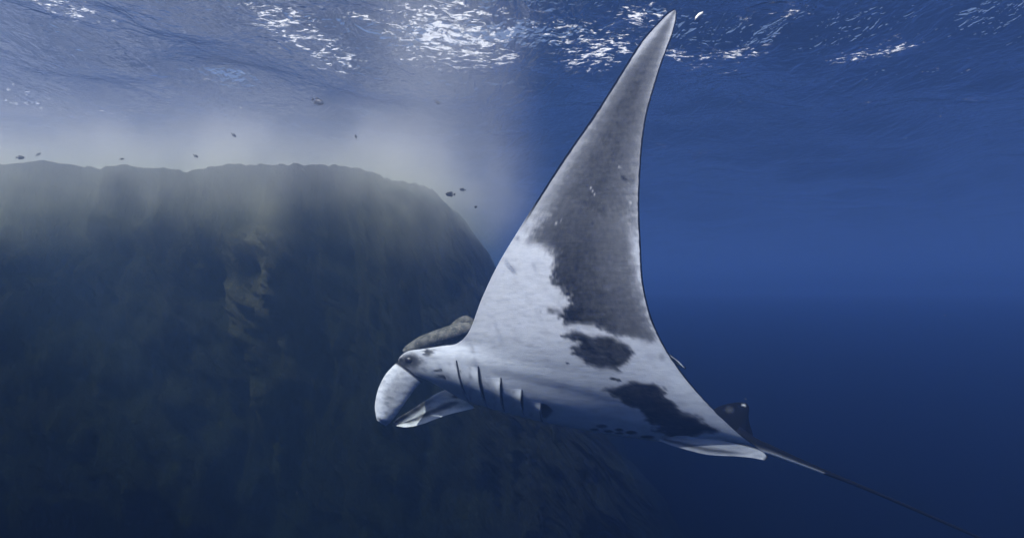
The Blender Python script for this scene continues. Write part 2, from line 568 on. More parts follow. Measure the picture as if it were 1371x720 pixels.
def skin_marks(px, py, s, u):
    """darkness of the belly skin 0..1 at skin coordinates (px, py)"""
    q = np.stack([px * 0.05, py * 0.16, 0 * px], -1)
    streak = fbm(q, 4, 0.6)
    fine = fbm(np.stack([px * 0.16, py * 0.45, 0 * px + 4], -1), 3, 0.6)
    wx = px + 9 * fbm(np.stack([px * 0.04, py * 0.09, 0 * px + 8], -1), 3) + 7 * fine
    wy = py + 5 * fbm(np.stack([px * 0.05, py * 0.05, 0 * px + 2], -1), 3)
    d = np.zeros_like(px)
    a = sdf(wx, wy, WING_DARK)
    soft = np.interp(py, [0, 290, 340, 360, 430], [18, 18, 14, 8, 6.5])
    core = sstep(a, -soft * 0.55, soft)
    # the middle of the wing is darkest, the skin pales towards the trailing edge
    lead_x = np.interp(py, [13, 95, 209, 299, 352, 400, 460], [903, 833, 757, 700, 668, 645, 620])
    trail_x = np.interp(py, [13, 118, 240, 327, 376, 421, 460], [906, 876, 857, 858, 861, 871, 888])
    c = (px - lead_x) / np.maximum(trail_x - lead_x, 4)
    tone = np.interp(c, [0, 0.15, 0.35, 0.55, 0.75, 0.9, 1], [0.50, 0.72, 0.86, 0.86, 0.70, 0.55, 0.3])
    tone = tone + 0.10 * np.clip((py - 360) / 60, 0, 1)
    tone = tone * np.interp(py, [0, 60, 130, 480], [0.55, 0.78, 1, 1])
    d = np.maximum(d, core * (tone + 0.09 * streak + 0.10 * fine))
    upper = sstep(350 - py + 22 * streak + 10 * fine, 0, 75)
    tone2 = np.interp(c, [0, 0.07, 0.2, 0.4, 0.6, 0.8, 0.93, 1], [0.22, 0.36, 0.60, 0.78, 0.80, 0.64, 0.46, 0.30]) * np.interp(py, [0, 40, 110, 480], [0.55, 0.72, 1, 1])
    d = np.maximum(d * (1 - 0.12 * upper), upper * (tone2 + 0.10 * streak + 0.08 * fine))
    # white smoky break between the two dark fields
    br = sdf(wx, wy, [(760, 441), (780, 438), (800, 441), (818, 449), (850, 458), (870, 468), (845, 462), (820, 452), (790, 447)])
    d = d * (1 - 0.75 * sstep(br, -3, 2))
    for poly, sft, val in ((PATCH_B, 5.5, 0.90), (PATCH_C, 4.5, 0.95), (STREAK, 3.0, 0.6)):
        a = sdf(wx, wy, poly)
        d = np.maximum(d, sstep(a, -sft, sft) * (val + 0.16 * streak + 0.14 * fine))
    d = np.maximum(d, 1.0 * sstep(sdf(px, py, GILL_PATCH), -1.0, 1.2))
    for (x, y, rx, ry) in SPOTS:
        e = 1 - np.hypot((px - x) / rx, (py - y) / ry)
        d = np.maximum(d, sstep(e, -0.1, 0.35) * (0.95 if ry > 2.1 else 0.85))
    e = 1 - np.hypot((px - 886) / 9, (py - 478) / 10)
    d = np.maximum(d, sstep(e, 0, 1) * 0.3)
    # smudges on the cheek and a grey socket round the eye
    for (x, y, rx, ry, v) in ((592, 495, 17, 4.0, 0.75), (600, 505, 19, 4.5, 0.75), (611, 498, 9, 3.5, 0.4), (618, 520, 6, 12, 0.3), (550, 484, 25, 16, 0.85), (573, 470, 10, 6, 0.75), (543, 481, 9, 9, 0.85), (569, 492, 4, 10, 0.35)):
        e = 1 - np.hypot((wx - x) / rx, (wy - y) / ry)
        d = np.maximum(d, sstep(e, 0, 0.8) * (v + 0.3 * fine))
    d = np.clip(d, 0, 1)
    # old scratches
    for (x0, y0, x1, y1) in ((828, 224, 842, 230), (664, 366, 669, 374), (742, 300, 751, 296), (700, 452, 722, 457), (790, 250, 797, 262), (648, 452, 664, 457), (838, 268, 845, 271)):
        t = np.clip(((px - x0) * (x1 - x0) + (py - y0) * (y1 - y0)) / ((x1 - x0) ** 2 + (y1 - y0) ** 2), 0, 1)
        dd = np.hypot(px - x0 - t * (x1 - x0), py - y0 - t * (y1 - y0))
        d = d * (1 - 0.6 * sstep(1.3 - dd, 0, 0.9))
    # pigment specks and faint grey clouds over the white skin
    d = np.maximum(d, 0.07 + 0.14 * np.clip(streak + 0.15, 0, 1))
    return d


def manta_skin():
    m = Mat("manta_skin")
    dk = m.attr("dark").outputs["Fac"]
    c = m.coords()
    n1 = m.noise(c, 110, 4, 0.7)
    n2 = m.noise(m.coords(scale=(0.12, 0.5, 1.0), rot=(0, R(-8), 0)), 48, 4, 0.65)
    v = m.math('ADD', dk, m.math('MULTIPLY', m.math('SUBTRACT', n1, 0.5), 0.12))
    v = m.math('ADD', v, m.math('MULTIPLY', m.math('SUBTRACT', n2, 0.5), 0.12), clamp=True)
    ramp = m.n("ShaderNodeValToRGB")
    m.set(ramp, 0, v)
    el = ramp.color_ramp.elements
    el[0].position = 0.0; el[0].color = (0.47, 0.50, 0.54, 1)
    el[1].position = 1.0; el[1].color = (0.004, 0.0045, 0.006, 1)
    for p, g in ((0.25, 0.29), (0.55, 0.105), (0.8, 0.042), (0.93, 0.017)):
        e = el.new(p); e.color = (g * 0.96, g * 1.01, g * 1.09, 1)
    bs = m.n("ShaderNodeBsdfPrincipled")
    m.set(bs, "Base Color", ramp.outputs[0])
    bs.inputs["Roughness"].default_value = 0.55
    bs.inputs["Specular IOR Level"].default_value = 0.04
    m.set(bs, "Normal", m.bump(m.math('ADD', n1, m.math('MULTIPLY', n2, 1.0)), 0.22, 0.008))
    m.surf(bs.outputs[0])
    return m.m


SKIN = manta_skin()
FAR_D, FAR_F = 0.79, 0.565


def set_dark(o, vals):
    a = o.data.attributes.new("dark", 'FLOAT', 'POINT')
    a.data.foreach_set("value", np.clip(np.asarray(vals, float), 0, 1.3).ravel().astype(np.float32))


def build_manta():
    B, th, s, u = near_half()
    px, py = B[..., 0], B[..., 1]
    N = at(px, py, B[..., 2])                                    # near half of the belly, (NS, NU, 3)
    mid = N[-1]
    front, rear = mid[0], mid[-1]
    F = unit(front - rear)
    view = unit(mid[NU // 2] - CL)
    lat = -(view + np.array([0, 0, 0.10]))                       # the far half runs straight away from the lens
    lat = unit(lat - (lat @ F) * F)                              # towards the near side
    Dn = np.cross(F, lat); Dn = unit(Dn)
    if Dn[2] < 0: Dn = -Dn
    org = mid[NU // 2]
    rel = N - org
    f, l, d = rel @ F, rel @ lat, rel @ Dn
    # bring the midline into one plane so that both halves meet smoothly
    l0 = l[-1]
    w = np.linspace(0, 1, NS)[:, None]
    sp = 1 - w                                                   # 0 midline, 1 tip
    # the far wing: the same wing a little later in its beat, swept further back
    lf = -(l - 2 * l0[None] * (1 - sp))
    k = sstep(sp, 0.25, 1.0)
    df = d * (1 - FAR_D * k) + 0.0
    lf = lf * (1 + 0.18 * k)
    ff = f - FAR_F * k ** 1.5
    lf = l0[None] * 1.0 - np.abs(l - l0[None]) * (1 + 0.18 * k)
    FAR = org + ff[..., None] * F + lf[..., None] * lat + df[..., None] * Dn
    FAR = FAR[::-1][1:]
    V = np.concatenate([N, FAR], 0)                              # tip to tip
    TH = np.concatenate([th, th[::-1][1:]])
    keel = np.exp(-((np.arange(len(V)) - (NS - 1)) / 10.0) ** 2)[:, None, None]
    for _ in range(60):                                          # round the keel where both halves meet
        p = np.pad(V, ((1, 1), (0, 0), (0, 0)), 'edge')
        V = V + keel * 0.5 * (0.5 * (p[:-2] + p[2:]) - V)
    n_s = len(V)
    du = np.gradient(V, axis=1); ds = np.gradient(V, axis=0)
    nor = unit(np.cross(du, ds))
    if np.mean(nor[NS // 2] @ Dn) < 0: nor = -nor
    # smooth the direction in which the back is built up
    for _ in range(25):
        p = np.pad(nor, ((1, 1), (0, 0), (0, 0)), 'edge')
        nor = unit(p[:-2] + 2 * p[1:-1] + p[2:])
    prof = 2.6 * (0.36 * np.sqrt(u) - 0.14 * u - 0.30 * u ** 2 + 0.08 * u ** 3)
    prof = np.maximum(prof, 0); prof = prof / prof.max()
    prof[0] = 0; prof[-1] = 0
    sl = np.concatenate([s, s[::-1][1:]])
    # head is blunt, wings are thin foils
    back = V + nor * (TH[:, None] * prof[None])[..., None] * 0.95
    # raise a spine ridge along the back
    loops = np.concatenate([V, back[:, ::-1][:, 1:-1]], 1)
    nl = loops.shape[1]
    faces = []
    a, b = np.meshgrid(np.arange(n_s - 1), np.arange(nl), indexing='ij')
    b2 = (b + 1) % nl
    faces = np.stack([a * nl + b, a * nl + b2, (a + 1) * nl + b2, (a + 1) * nl + b], -1).reshape(-1, 4)
    root = bpy.data.objects.new("manta_ray", None)
    scene.collection.objects.link(root)
    root.location = Vector(org)
    root.empty_display_size = 0.3
    tag(root, "giant manta ray banking with one wing raised and its pale belly showing", "manta ray")
    o = mesh_obj("body", loops.reshape(-1, 3) - org, faces, SKIN, root)
    me = o.data
    # pigment
    ss = np.broadcast_to(s[:, None], px.shape); uu = np.broadcast_to(u[None], px.shape)
    dk = skin_marks(px, py, ss, uu)
    wob = 0.9 * fbm(np.stack([px * 0.12, py * 0.12, 0 * px], -1), 4) - 0.1
    chord = np.hypot(px[:, -1] - px[:, 0], py[:, -1] - py[:, 0])[:, None]
    edge_l = u[None] * chord
    edge_t = (1 - u[None]) * chord
    onwing = sstep(12.0 - ss, 0.0, 2.5)
    tipw = np.interp(ss, [0, 2, 5], [0.8, 1.0, 1.4])
    rim_t = sstep(2.3 + wob - edge_t, -0.4, 0.4) * sstep(19.5 - ss, 0, 2)
    rim_l = sstep((2.2 * tipw + wob) - edge_l, -0.4, 0.4) * sstep(9.5 - ss, 0, 1.5)
    dk = np.maximum(dk, 1.25 * np.maximum(rim_t, rim_l))
    # pale band just inside both margins of the wing
    dkf = dk[::-1][1:]
    dv = np.concatenate([dk, dkf], 0)
    dark = np.full((n_s, nl), 1.2)
    dark[:, :NU] = dv
    back_d = np.full((n_s, nl - NU), 1.2)
    # grey shoulder flash on the back
    sh = np.exp(-((sl[:, None] - 14.5) / 2.2) ** 2) * np.exp(-((u[::-1][1:-1][None] - 0.22) / 0.10) ** 2)
    dark[:, NU:] = back_d - 0.55 * sh
    # the head side stays pale where it rolls over to the back
    hs = sstep(sl[:, None], 12.5, 14.0) * sstep(u[::-1][1:-1][None], 0.02, 0.006)
    eyepatch = np.exp(-((sl[:, None] - 16.4) / 1.1) ** 2)
    dark[:, NU:] = np.minimum(dark[:, NU:], 1 - (0.6 - 0.45 * eyepatch) * hs)
    set_dark(o, dark)
    return root, org, dict(px=px, py=py, N=N, nor=-nor[:NS], F=F, lat=lat, D=Dn, l0=l0.mean(), V=V, back=back)


manta, ORG, G = build_manta()
_flat_px = np.stack([G['px'].ravel(), G['py'].ravel()], -1)
_flat_p = G['N'].reshape(-1, 3); _flat_n = G['nor'].reshape(-1, 3)


def on_belly(px, py, lift=0.0):
    """point on the near half of the belly under skin coordinate (px, py)"""
    d2 = (_flat_px[:, 0] - px) ** 2 + (_flat_px[:, 1] - py) ** 2
    k = np.argpartition(d2, 6)[:6]
    w = 1 / (d2[k] + 0.05); w /= w.sum()
    n = unit((w[:, None] * _flat_n[k]).sum(0))
    return (w[:, None] * _flat_p[k]).sum(0) + n * lift


def mirror(P):
    """point of the other half of the animal"""
    P = np.asarray(P, float)
    return P - 2 * ((P - ORG) @ G['lat'] - G['l0'])[..., None] * G['lat']


def sheet(name, front, back, parent=manta, dark=None, rev=False):
    """closed sheet between two (nu, nv, 3) grids that share their border"""
    nu, nv = front.shape[:2]
    V = np.concatenate([front.reshape(-1, 3), back.reshape(-1, 3)], 0)
    fa = grid_faces(nu, nv)
    fb = fa[:, ::-1] + nu * nv
    idx = np.arange(nu * nv).reshape(nu, nv)
    loop = np.concatenate([idx[:-1, 0], idx[-1, :-1], idx[:0:-1, -1], idx[0, :0:-1]])
    nx = np.roll(loop, -1)
    side = np.stack([loop, loop + nu * nv, nx + nu * nv, nx], -1)
    faces = np.concatenate([fa, fb, side], 0)
    if rev: faces = faces[:, ::-1].copy()
    o = mesh_obj(name, V - ORG, faces, SKIN, parent)
    bm = bmesh.new(); bm.from_mesh(o.data)
    bmesh.ops.recalc_face_normals(bm, faces=bm.faces)
    bm.to_mesh(o.data); bm.free()
    o.data.polygons.foreach_set("use_smooth", np.ones(len(o.data.polygons), dtype=bool))
    o.data.set_sharp_from_angle(angle=R(38))
    if dark is not None:
        set_dark(o, np.concatenate([dark[0].ravel(), dark[1].ravel()]))
    return o


def paddle(name, edge_a, edge_b, depth_a, depth_b, thick, cup, marks, nu=44, nv=22, mirrored=False, label=None):
    """a fin lofted between two edges (skin coordinates with depth); cup bends it across its width"""
    A = catmull(np.column_stack([edge_a, depth_a]), np.linspace(0, len(edge_a) - 1, nu))
    Bc = catmull(np.column_stack([edge_b, depth_b]), np.linspace(0, len(edge_b) - 1, nu))
    v = np.linspace(0, 1, nv)[None, :, None]
    C = A[:, None] * (1 - v) + Bc[:, None] * v
    vv = v[..., 0]
    C[..., 2] += cup * 4 * vv * (1 - vv)
    P = at(C[..., 0], C[..., 1], C[..., 2])
    if mirrored: P = mirror(P)
    n = unit(np.cross(np.gradient(P, axis=0), np.gradient(P, axis=1)))
    un = np.linspace(0, 1, nu)[:, None]
    P = P + n * (0.0013 * np.sin(un * 55 + 4 * vv + 3 * np.sin(vv * 7)) * np.sin(math.pi * vv) * sstep(un, 0.05, 0.25))[..., None]
    t = thick * (4 * vv * (1 - vv)) ** 0.5 * np.minimum(1, (1.0 - un) * 6 + 0.05)
    if (n[nu // 2, nv // 2] @ (np.array(CAM_LOC) - P[nu // 2, nv // 2])) < 0: n = -n
    fr = P + n * (t * 0.5)[..., None]; bk = P - n * (t * 0.5)[..., None]
    dk = marks(un + 0 * vv, vv + 0 * un, C[..., 0], C[..., 1])
    o = sheet(name, fr, bk, dark=dk)
    if label: o["label"] = label
    return o


def near_fin_marks(un, vv, x, y):
    n = fbm(np.stack([x * 0.09, y * 0.22, 0 * x + 1], -1), 4, 0.6)
    front = 0.10 + 0.28 * np.clip(n + 0.12, 0, 1) + 0.22 * np.exp(-((vv - 0.45) / 0.25) ** 2) * np.exp(-((un - 0.45) / 0.28) ** 2)
    front = np.maximum(front, 0.95 * sstep(0.055 - un, 0, 0.035))
    front = front + 0.07 * np.clip(np.sin(un * 60 + 5 * vv + 4 * n), 0, 1) * sstep(un, 0.1, 0.3) * (0.4 + n)
    return front, np.clip(0.9 + 0 * front, 0, 1)


def far_fin_marks(un, vv, x, y):
    n = fbm(np.stack([x * 0.07, y * 0.2, 0 * x + 5], -1), 4, 0.6)
    d = 0.82 * np.exp(-((vv - 0.06) / 0.12) ** 2) * sstep(un, 0.25, 0.5)
    d = np.maximum(d, 0.80 * np.exp(-((vv - 0.66) / 0.15) ** 2) * sstep(un, 0.0, 0.25))
    d = np.maximum(d, 0.8 * np.exp(-((vv - 0.42) / 0.10) ** 2) * sstep(0.16 - un, 0, 0.12))
    d = np.maximum(d + 0.35 * n * (d > 0.1), 0.08 + 0.3 * np.clip(n, 0, 1))
    d = d * sstep(0.985 - vv, 0, 0.1) + 0.05
    return d, np.clip(0.85 + 0 * d, 0, 1)


# unrolled head fins
ea = [(532, 484), (517, 500), (507, 519), (502, 541), (503, 555), (504.5, 562)]
eb = [(566, 511), (557, 519), (548, 531), (537, 547), (525, 562), (516.5, 570.5)]
near_fin = paddle("cephalic_fin", ea, eb, [3.96, 3.89, 3.82, 3.76, 3.73, 3.72], [3.98, 3.96, 3.92, 3.86, 3.82, 3.80], 0.05, -0.022, near_fin_marks,
                  label="broad white head fin hanging open under the eye")
ea = [(598, 521), (585, 526), (568, 537), (548, 550), (534, 559), (527, 566)]
eb = [(636, 546), (619, 550), (596, 556), (565, 567.5), (545, 571.5), (531, 570)]
far_fin = paddle("cephalic_fin", ea, eb, [4.30, 4.26, 4.22, 4.18, 4.16, 4.15], [4.14, 4.16, 4.16, 4.15, 4.15, 4.14], 0.05, 0.05, far_fin_marks,
                 label="white head fin with dark streaks on the far side of the mouth")


def ball(name, centre, radii, mat, parent, axes=None, seg=20, rings=12):
    th = np.linspace(0, math.pi, rings + 1); ph = np.linspace(0, 2 * math.pi, seg, endpoint=False)
    T, Pp = np.meshgrid(th, ph, indexing='ij')
    V = np.stack([np.sin(T) * np.cos(Pp) * radii[0], np.sin(T) * np.sin(Pp) * radii[1], np.cos(T) * radii[2]], -1).reshape(-1, 3)
    if axes is not None: V = V @ np.array(axes)
    i, j = np.meshgrid(np.arange(rings), np.arange(seg), indexing='ij')
    j2 = (j + 1) % seg
    fc = np.stack([i * seg + j, (i + 1) * seg + j, (i + 1) * seg + j2, i * seg + j2], -1).reshape(-1, 4)
    return mesh_obj(name, V + centre, fc, mat, parent)


def plain(name, col, rough=0.5, spec=0.3, noise=0.0):
    m = Mat(name)
    bs = m.n("ShaderNodeBsdfPrincipled")
    c = m.mix(m.noise(m.coords(), 30, 4), tuple(x * (1 - noise) for x in col) + (1,), tuple(x * (1 + noise) for x in col) + (1,))
    m.set(bs, "Base Color", c)
    bs.inputs["Roughness"].default_value = rough
    bs.inputs["Specular IOR Level"].default_value = spec
    m.surf(bs.outputs[0])
    return m.m


EYE = plain("eye_dark", (0.012, 0.012, 0.014), 0.4, 0.3, 0.1)
p = on_belly(547, 482, -0.012)
ax = [G['F'], G['D'], -G['lat']]
ball("eye", p - ORG, (0.038, 0.026, 0.022), EYE, manta, ax)
q = mirror(p)
ball("eye", q - ORG, (0.045, 0.032, 0.03), EYE, manta, ax)


# gill flaps: each is a plate of skin whose rear edge stands off over a dark slit
SLIT = [((611, 482), (627, 536)), ((640, 490), (653, 545)), ((670.5, 505.5), (676, 551)), ((698.6, 521), (702, 555)), ((724, 539.5), (727, 566))]
FORE = [((588, 486), (603, 520)), ((616, 492), (630, 537)), ((646, 506), (657, 546)), ((677, 520), (681, 551)), ((704, 536), (707, 556))]


def gill_flap(k, mirrored=False):
    nu, nv = 18, 16
    (a0, a1), (b0, b1) = FORE[k], SLIT[k]
    bow = [2.6, 2.8, 2.4, 2.0, 1.2][k]
    lift = [0.010, 0.020, 0.022, 0.022, 0.020][k]
    fr = np.zeros((nu, nv, 3)); bk = np.zeros((nu, nv, 3)); dk = np.zeros((nu, nv))
    for i in range(nu):
        u = i / (nu - 1)
        for j in range(nv):
            v = j / (nv - 1)
            a = np.array(a0) * (1 - v) + np.array(a1) * v
            b = np.array(b0) * (1 - v) + np.array(b1) * v
            x, y = a * (1 - u) + b * u
            x -= bow * math.sin(math.pi * v) * u
            ends = sstep(np.array(v), -0.02, 0.30) * sstep(np.array(1 - v), -0.02, 0.3)
            h = lift * u ** 1.7 * ends
            fr[i, j] = on_belly(x, y, h + 0.0008)
            bk[i, j] = on_belly(x, y, max(h - 0.007, -0.004))
            nz = perlin(np.array([x * 0.12, y * 0.12, 2.0]))
            dk[i, j] = 0.10 + 0.65 * max(0, nz - 0.18) + (0.5 if i == nu - 1 else 0)
    if mirrored:
        fr, bk = mirror(fr), mirror(bk)
    return sheet("gill_flap", fr, bk, dark=(dk, np.full_like(dk, 0.85)))


def gill_slit(k, mirrored=False):
    """gill slit with its soft shade, painted as a dark strip under a flap"""
    n = 16
    (b0, b1) = SLIT[k]
    wd = [2.2, 4.0, 3.6, 3.4, 2.0][k]
    bow = [2.6, 2.8, 2.4, 2.0, 1.2][k]
    fr = np.zeros((4, n, 3)); bk = np.zeros((4, n, 3))
    for i in range(4):
        for j in range(n):
            v = j / (n - 1)
            b = np.array(b0) * (1 - v) + np.array(b1) * v
            x = b[0] - bow * math.sin(math.pi * v) - 3 * math.sin(math.pi * v) ** 0.5 + (0.6 + 2.6 * math.sin(math.pi * v) ** 0.5 + wd * math.sin(math.pi * min(1, v * 1.15 + 0.02)) ** 0.7 * (1.0 - 0.5 * v)) * i / 3
            fr[i, j] = on_belly(x, b[1], 0.0022); bk[i, j] = on_belly(x, b[1], -0.01)
    if mirrored:
        fr, bk = mirror(fr), mirror(bk)
    return sheet("gill_slit", fr, bk, dark=(np.array([1.2, 1.2, 0.95, 0.35])[:, None] + np.zeros((4, n)), np.full((4, n), 1.0)))


for side in (False, True):
    for k in range(5):
        gill_flap(k, side)
        if k < 4: gill_slit(k, side)


# tail, dorsal fin and the small fins at its root
def tube(name, path, radii, marks, mat=SKIN, parent=manta, seg=14, n=120, org=None):
    o_ = ORG if org is None else org
    P = catmull(np.array(path), np.linspace(0, len(path) - 1, n))
    r = catmull(np.array(radii), np.linspace(0, len(radii) - 1, n))
    if r.ndim == 1: r = np.stack([r, r], -1)
    T = unit(np.gradient(P, axis=0))
    up = np.array([0, 0, 1.0])
    S = unit(np.cross(T, up)); U = np.cross(S, T)
    a = np.linspace(0, 2 * math.pi, seg, endpoint=False)
    V = P[:, None] + S[:, None] * (np.cos(a)[None, :, None] * r[:, None, :1]) + U[:, None] * (np.sin(a)[None, :, None] * r[:, None, 1:])
    i, j = np.meshgrid(np.arange(n - 1), np.arange(seg), indexing='ij'); j2 = (j + 1) % seg
    fc = [tuple(x) for x in np.stack([i * seg + j, i * seg + j2, (i + 1) * seg + j2, (i + 1) * seg + j], -1).reshape(-1, 4)]
    fc.append(tuple(range(seg))[::-1]); fc.append(tuple((n - 1) * seg + k for k in range(seg)))
    o = mesh_obj(name, V.reshape(-1, 3) - o_, fc, mat, parent)
    if marks is not None:
        set_dark(o, marks(np.linspace(0, 1, n)[:, None] + 0 * a[None], np.sin(a)[None] + 0 * r[:, :1]))
    return o


tp = [(985, 580, 3.90), (1008, 594, 3.86), (1030, 602, 3.85), (1065, 616, 3.85), (1108, 633, 3.86), (1160, 654, 3.84), (1230, 684, 3.82), (1310, 719, 3.80), (1400, 760, 3.78), (1500, 808, 3.77)]
path = [at(np.array(x), np.array(y), np.array(z)) for x, y, z in tp]
tube("tail", path, [0.06, 0.052, 0.040, 0.028, 0.018, 0.013, 0.0115, 0.0105, 0.008, 0.003],
     lambda t, up: np.clip(np.where(t < 0.43, 0.02 + 1.1 * sstep(up, -0.45, 0.25) + 0.1 * perlin(np.stack([t * 40, up * 2, 0 * t], -1)), 1.3), 0, 1.3))


def slab(name, top, bottom, d_top, d_bot, thick, marks, n=30, m=16, label=None):
    A = catmull(np.column_stack([top, d_top]), np.linspace(0, len(top) - 1, n))
    Bc = catmull(np.column_stack([bottom, d_bot]), np.linspace(0, len(bottom) - 1, n))
    v = np.linspace(0, 1, m)[None, :, None]
    C = A[:, None] * (1 - v) + Bc[:, None] * v
    P = at(C[..., 0], C[..., 1], C[..., 2])
    nrm = unit(np.cross(np.gradient(P, axis=0), np.gradient(P, axis=1)))
    if nrm[n // 2, m // 2] @ (CL - P[n // 2, m // 2]) < 0: nrm = -nrm
    un = np.linspace(0, 1, n)[:, None]; vv = v[..., 0]
    t = thick * (0.15 + 0.85 * vv) * (4 * un * (1 - un)) ** 0.5
    fr = P + nrm * (t / 2)[..., None]; bk = P - nrm * (t / 2)[..., None]
    dk = marks(un + 0 * vv, vv + 0 * un, C[..., 0], C[..., 1])
    return sheet(name, fr, bk, dark=dk)


def dorsal_marks(un, vv, x, y):
    d = 1.25 - 0.42 * np.exp(-((x - 976) / 10) ** 2 - ((y - 548) / 9) ** 2)
    d = d - 1.15 * sstep(1 - np.hypot((x - 996) / 5, (y - 541.5) / 3.0), 0, 0.5)
    d = np.maximum(d, 0.97 * sstep(1 - np.hypot((x - 989) / 6, (y - 553) / 3.5), 0, 0.5))
    d = np.maximum(d, 1.2 * (vv < 0.03))
    return d, d


slab("dorsal_fin", [(955, 548), (965, 543), (978, 539.5), (991, 538.3), (999, 539.3), (1002.3, 546), (1001.5, 556), (1003.5, 568), (1008, 581)],
     [(950, 575), (958, 580), (966, 584), (974, 588), (982, 590), (988, 592), (994, 594), (1000, 596), (1006, 598)],
     [4.06] * 9, [4.02] * 9, 0.07, dorsal_marks)


def pelvic_marks(un, vv, x, y):
    n = fbm(np.stack([x * 0.05, y * 0.35, 0 * x], -1), 3)
    d = 0.18 + 0.25 * np.clip(n, 0, 1) + 0.75 * sstep(0.08 - vv, 0, 0.06) * sstep(un, 0.3, 0.5) + 0.9 * sstep(un, 0.955, 0.985)
    d = d + 0.45 * np.exp(-((vv - 0.72) / 0.12) ** 2) * sstep(0.75 - un, 0, 0.3)
    return np.clip(d, 0, 1), np.full_like(d, 0.9)


slab("pelvic_fin", [(905, 583), (933, 583), (963, 587), (994, 594.5), (1018, 602), (1028, 611)],
     [(880, 588), (905, 596), (945, 606), (985, 608.5), (1008, 611.5), (1025, 616)],
     [3.76, 3.755, 3.74, 3.725, 3.71, 3.71], [3.83, 3.82, 3.79, 3.76, 3.73, 3.71], 0.035, pelvic_marks)
o = slab("pelvic_fin", [(905, 583), (933, 583), (963, 587), (994, 594.5), (1018, 602), (1028, 611)],
     [(880, 588), (905, 596), (945, 606), (985, 608.5), (1008, 611.5), (1025, 616)],
     [3.76, 3.755, 3.74, 3.725, 3.71, 3.71], [3.83, 3.82, 3.79, 3.76, 3.73, 3.71], 0.035, pelvic_marks)
vv_ = np.empty(len(o.data.vertices) * 3); o.data.vertices.foreach_get("co", vv_)
o.data.vertices.foreach_set("co", (mirror(vv_.reshape(-1, 3) + ORG) - ORG).ravel()); o.data.flip_normals(); o.data.update()

# ------------------------------------------------------------------ remora riding on the ray's head
REMORA = None


def remora():
    m = Mat("remora_skin")
    c = m.coords()
    n1 = m.noise(c, 22, 5, 0.7); n2 = m.noise(c, 90, 3, 0.6)
    col = m.mix(m.smooth(n1, 0.35, 0.7), (0.035, 0.037, 0.034, 1), (0.12, 0.12, 0.11, 1))
    col = m.mix(m.smooth(n2, 0.62, 0.75), col, (0.36, 0.36, 0.33, 1))
    bs = m.n("ShaderNodeBsdfPrincipled")
    m.set(bs, "Base Color", col); bs.inputs["Roughness"].default_value = 0.7
    bs.inputs["Specular IOR Level"].default_value = 0.15
    m.set(bs, "Normal", m.bump(n1, 0.5, 0.01))
    m.surf(bs.outputs[0])
    cl = [(540, 470.5, 4.02), (548, 467, 4.05), (566, 459, 4.08), (590, 451, 4.12), (612, 444, 4.17), (636, 438, 4.22), (665, 433, 4.28), (700, 430, 4.34), (716, 429, 4.36)]
    P = [at(np.array(x), np.array(y), np.array(z)) for x, y, z in cl]
    root = bpy.data.objects.new("remora", None)
    scene.collection.objects.link(root)
    root.location = Vector(P[3])
    tag(root, "speckled grey remora clinging along the top of the manta ray's head", "remora")
    px = 4.12 / FOCAL_PX
    tube("body", P, [(0.012, 0.012), (0.05, 6.2 * px), (0.065, 9.6 * px), (0.07, 11 * px), (0.07, 11 * px), (0.06, 10 * px), (0.04, 7 * px), (0.02, 3.4 * px), (0.015, 3 * px)], None, m.m, root, 20, 90, P[3])

    def fin(name, pts, dep, th=0.012):
        pts = np.array(pts, float); cen = pts.mean(0)
        ring = at(pts[:, 0], pts[:, 1], np.full(len(pts), dep))
        c0 = at(np.array(cen[0]), np.array(cen[1]), np.array(dep))
        y = unit(c0 - CL) * th
        n = len(pts)
        V = np.concatenate([ring, [c0 - y, c0 + y]]) - P[3]
        fc = [(i, (i + 1) % n, n) for i in range(n)] + [((i + 1) % n, i, n + 1) for i in range(n)]
        return mesh_obj(name, V, fc, m.m, root)
    fin("dorsal_fin", [(600, 440), (604, 433.5), (611, 427.5), (618, 423.5), (625, 422), (631, 425), (640, 430), (640, 444), (620, 446)], 4.185)
    fin("tail_fin", [(710, 429), (724, 419), (732, 418), (728, 428), (732, 440), (722, 437)], 4.36)
    fin("pectoral_fin", [(572, 462), (590, 463), (600, 470), (585, 470)], 4.2)
    return root


remora()

# ------------------------------------------------------------------ small dark fish
FISH = plain("fish_dark", (0.006, 0.0065, 0.008), 0.5, 0.3, 0.3)


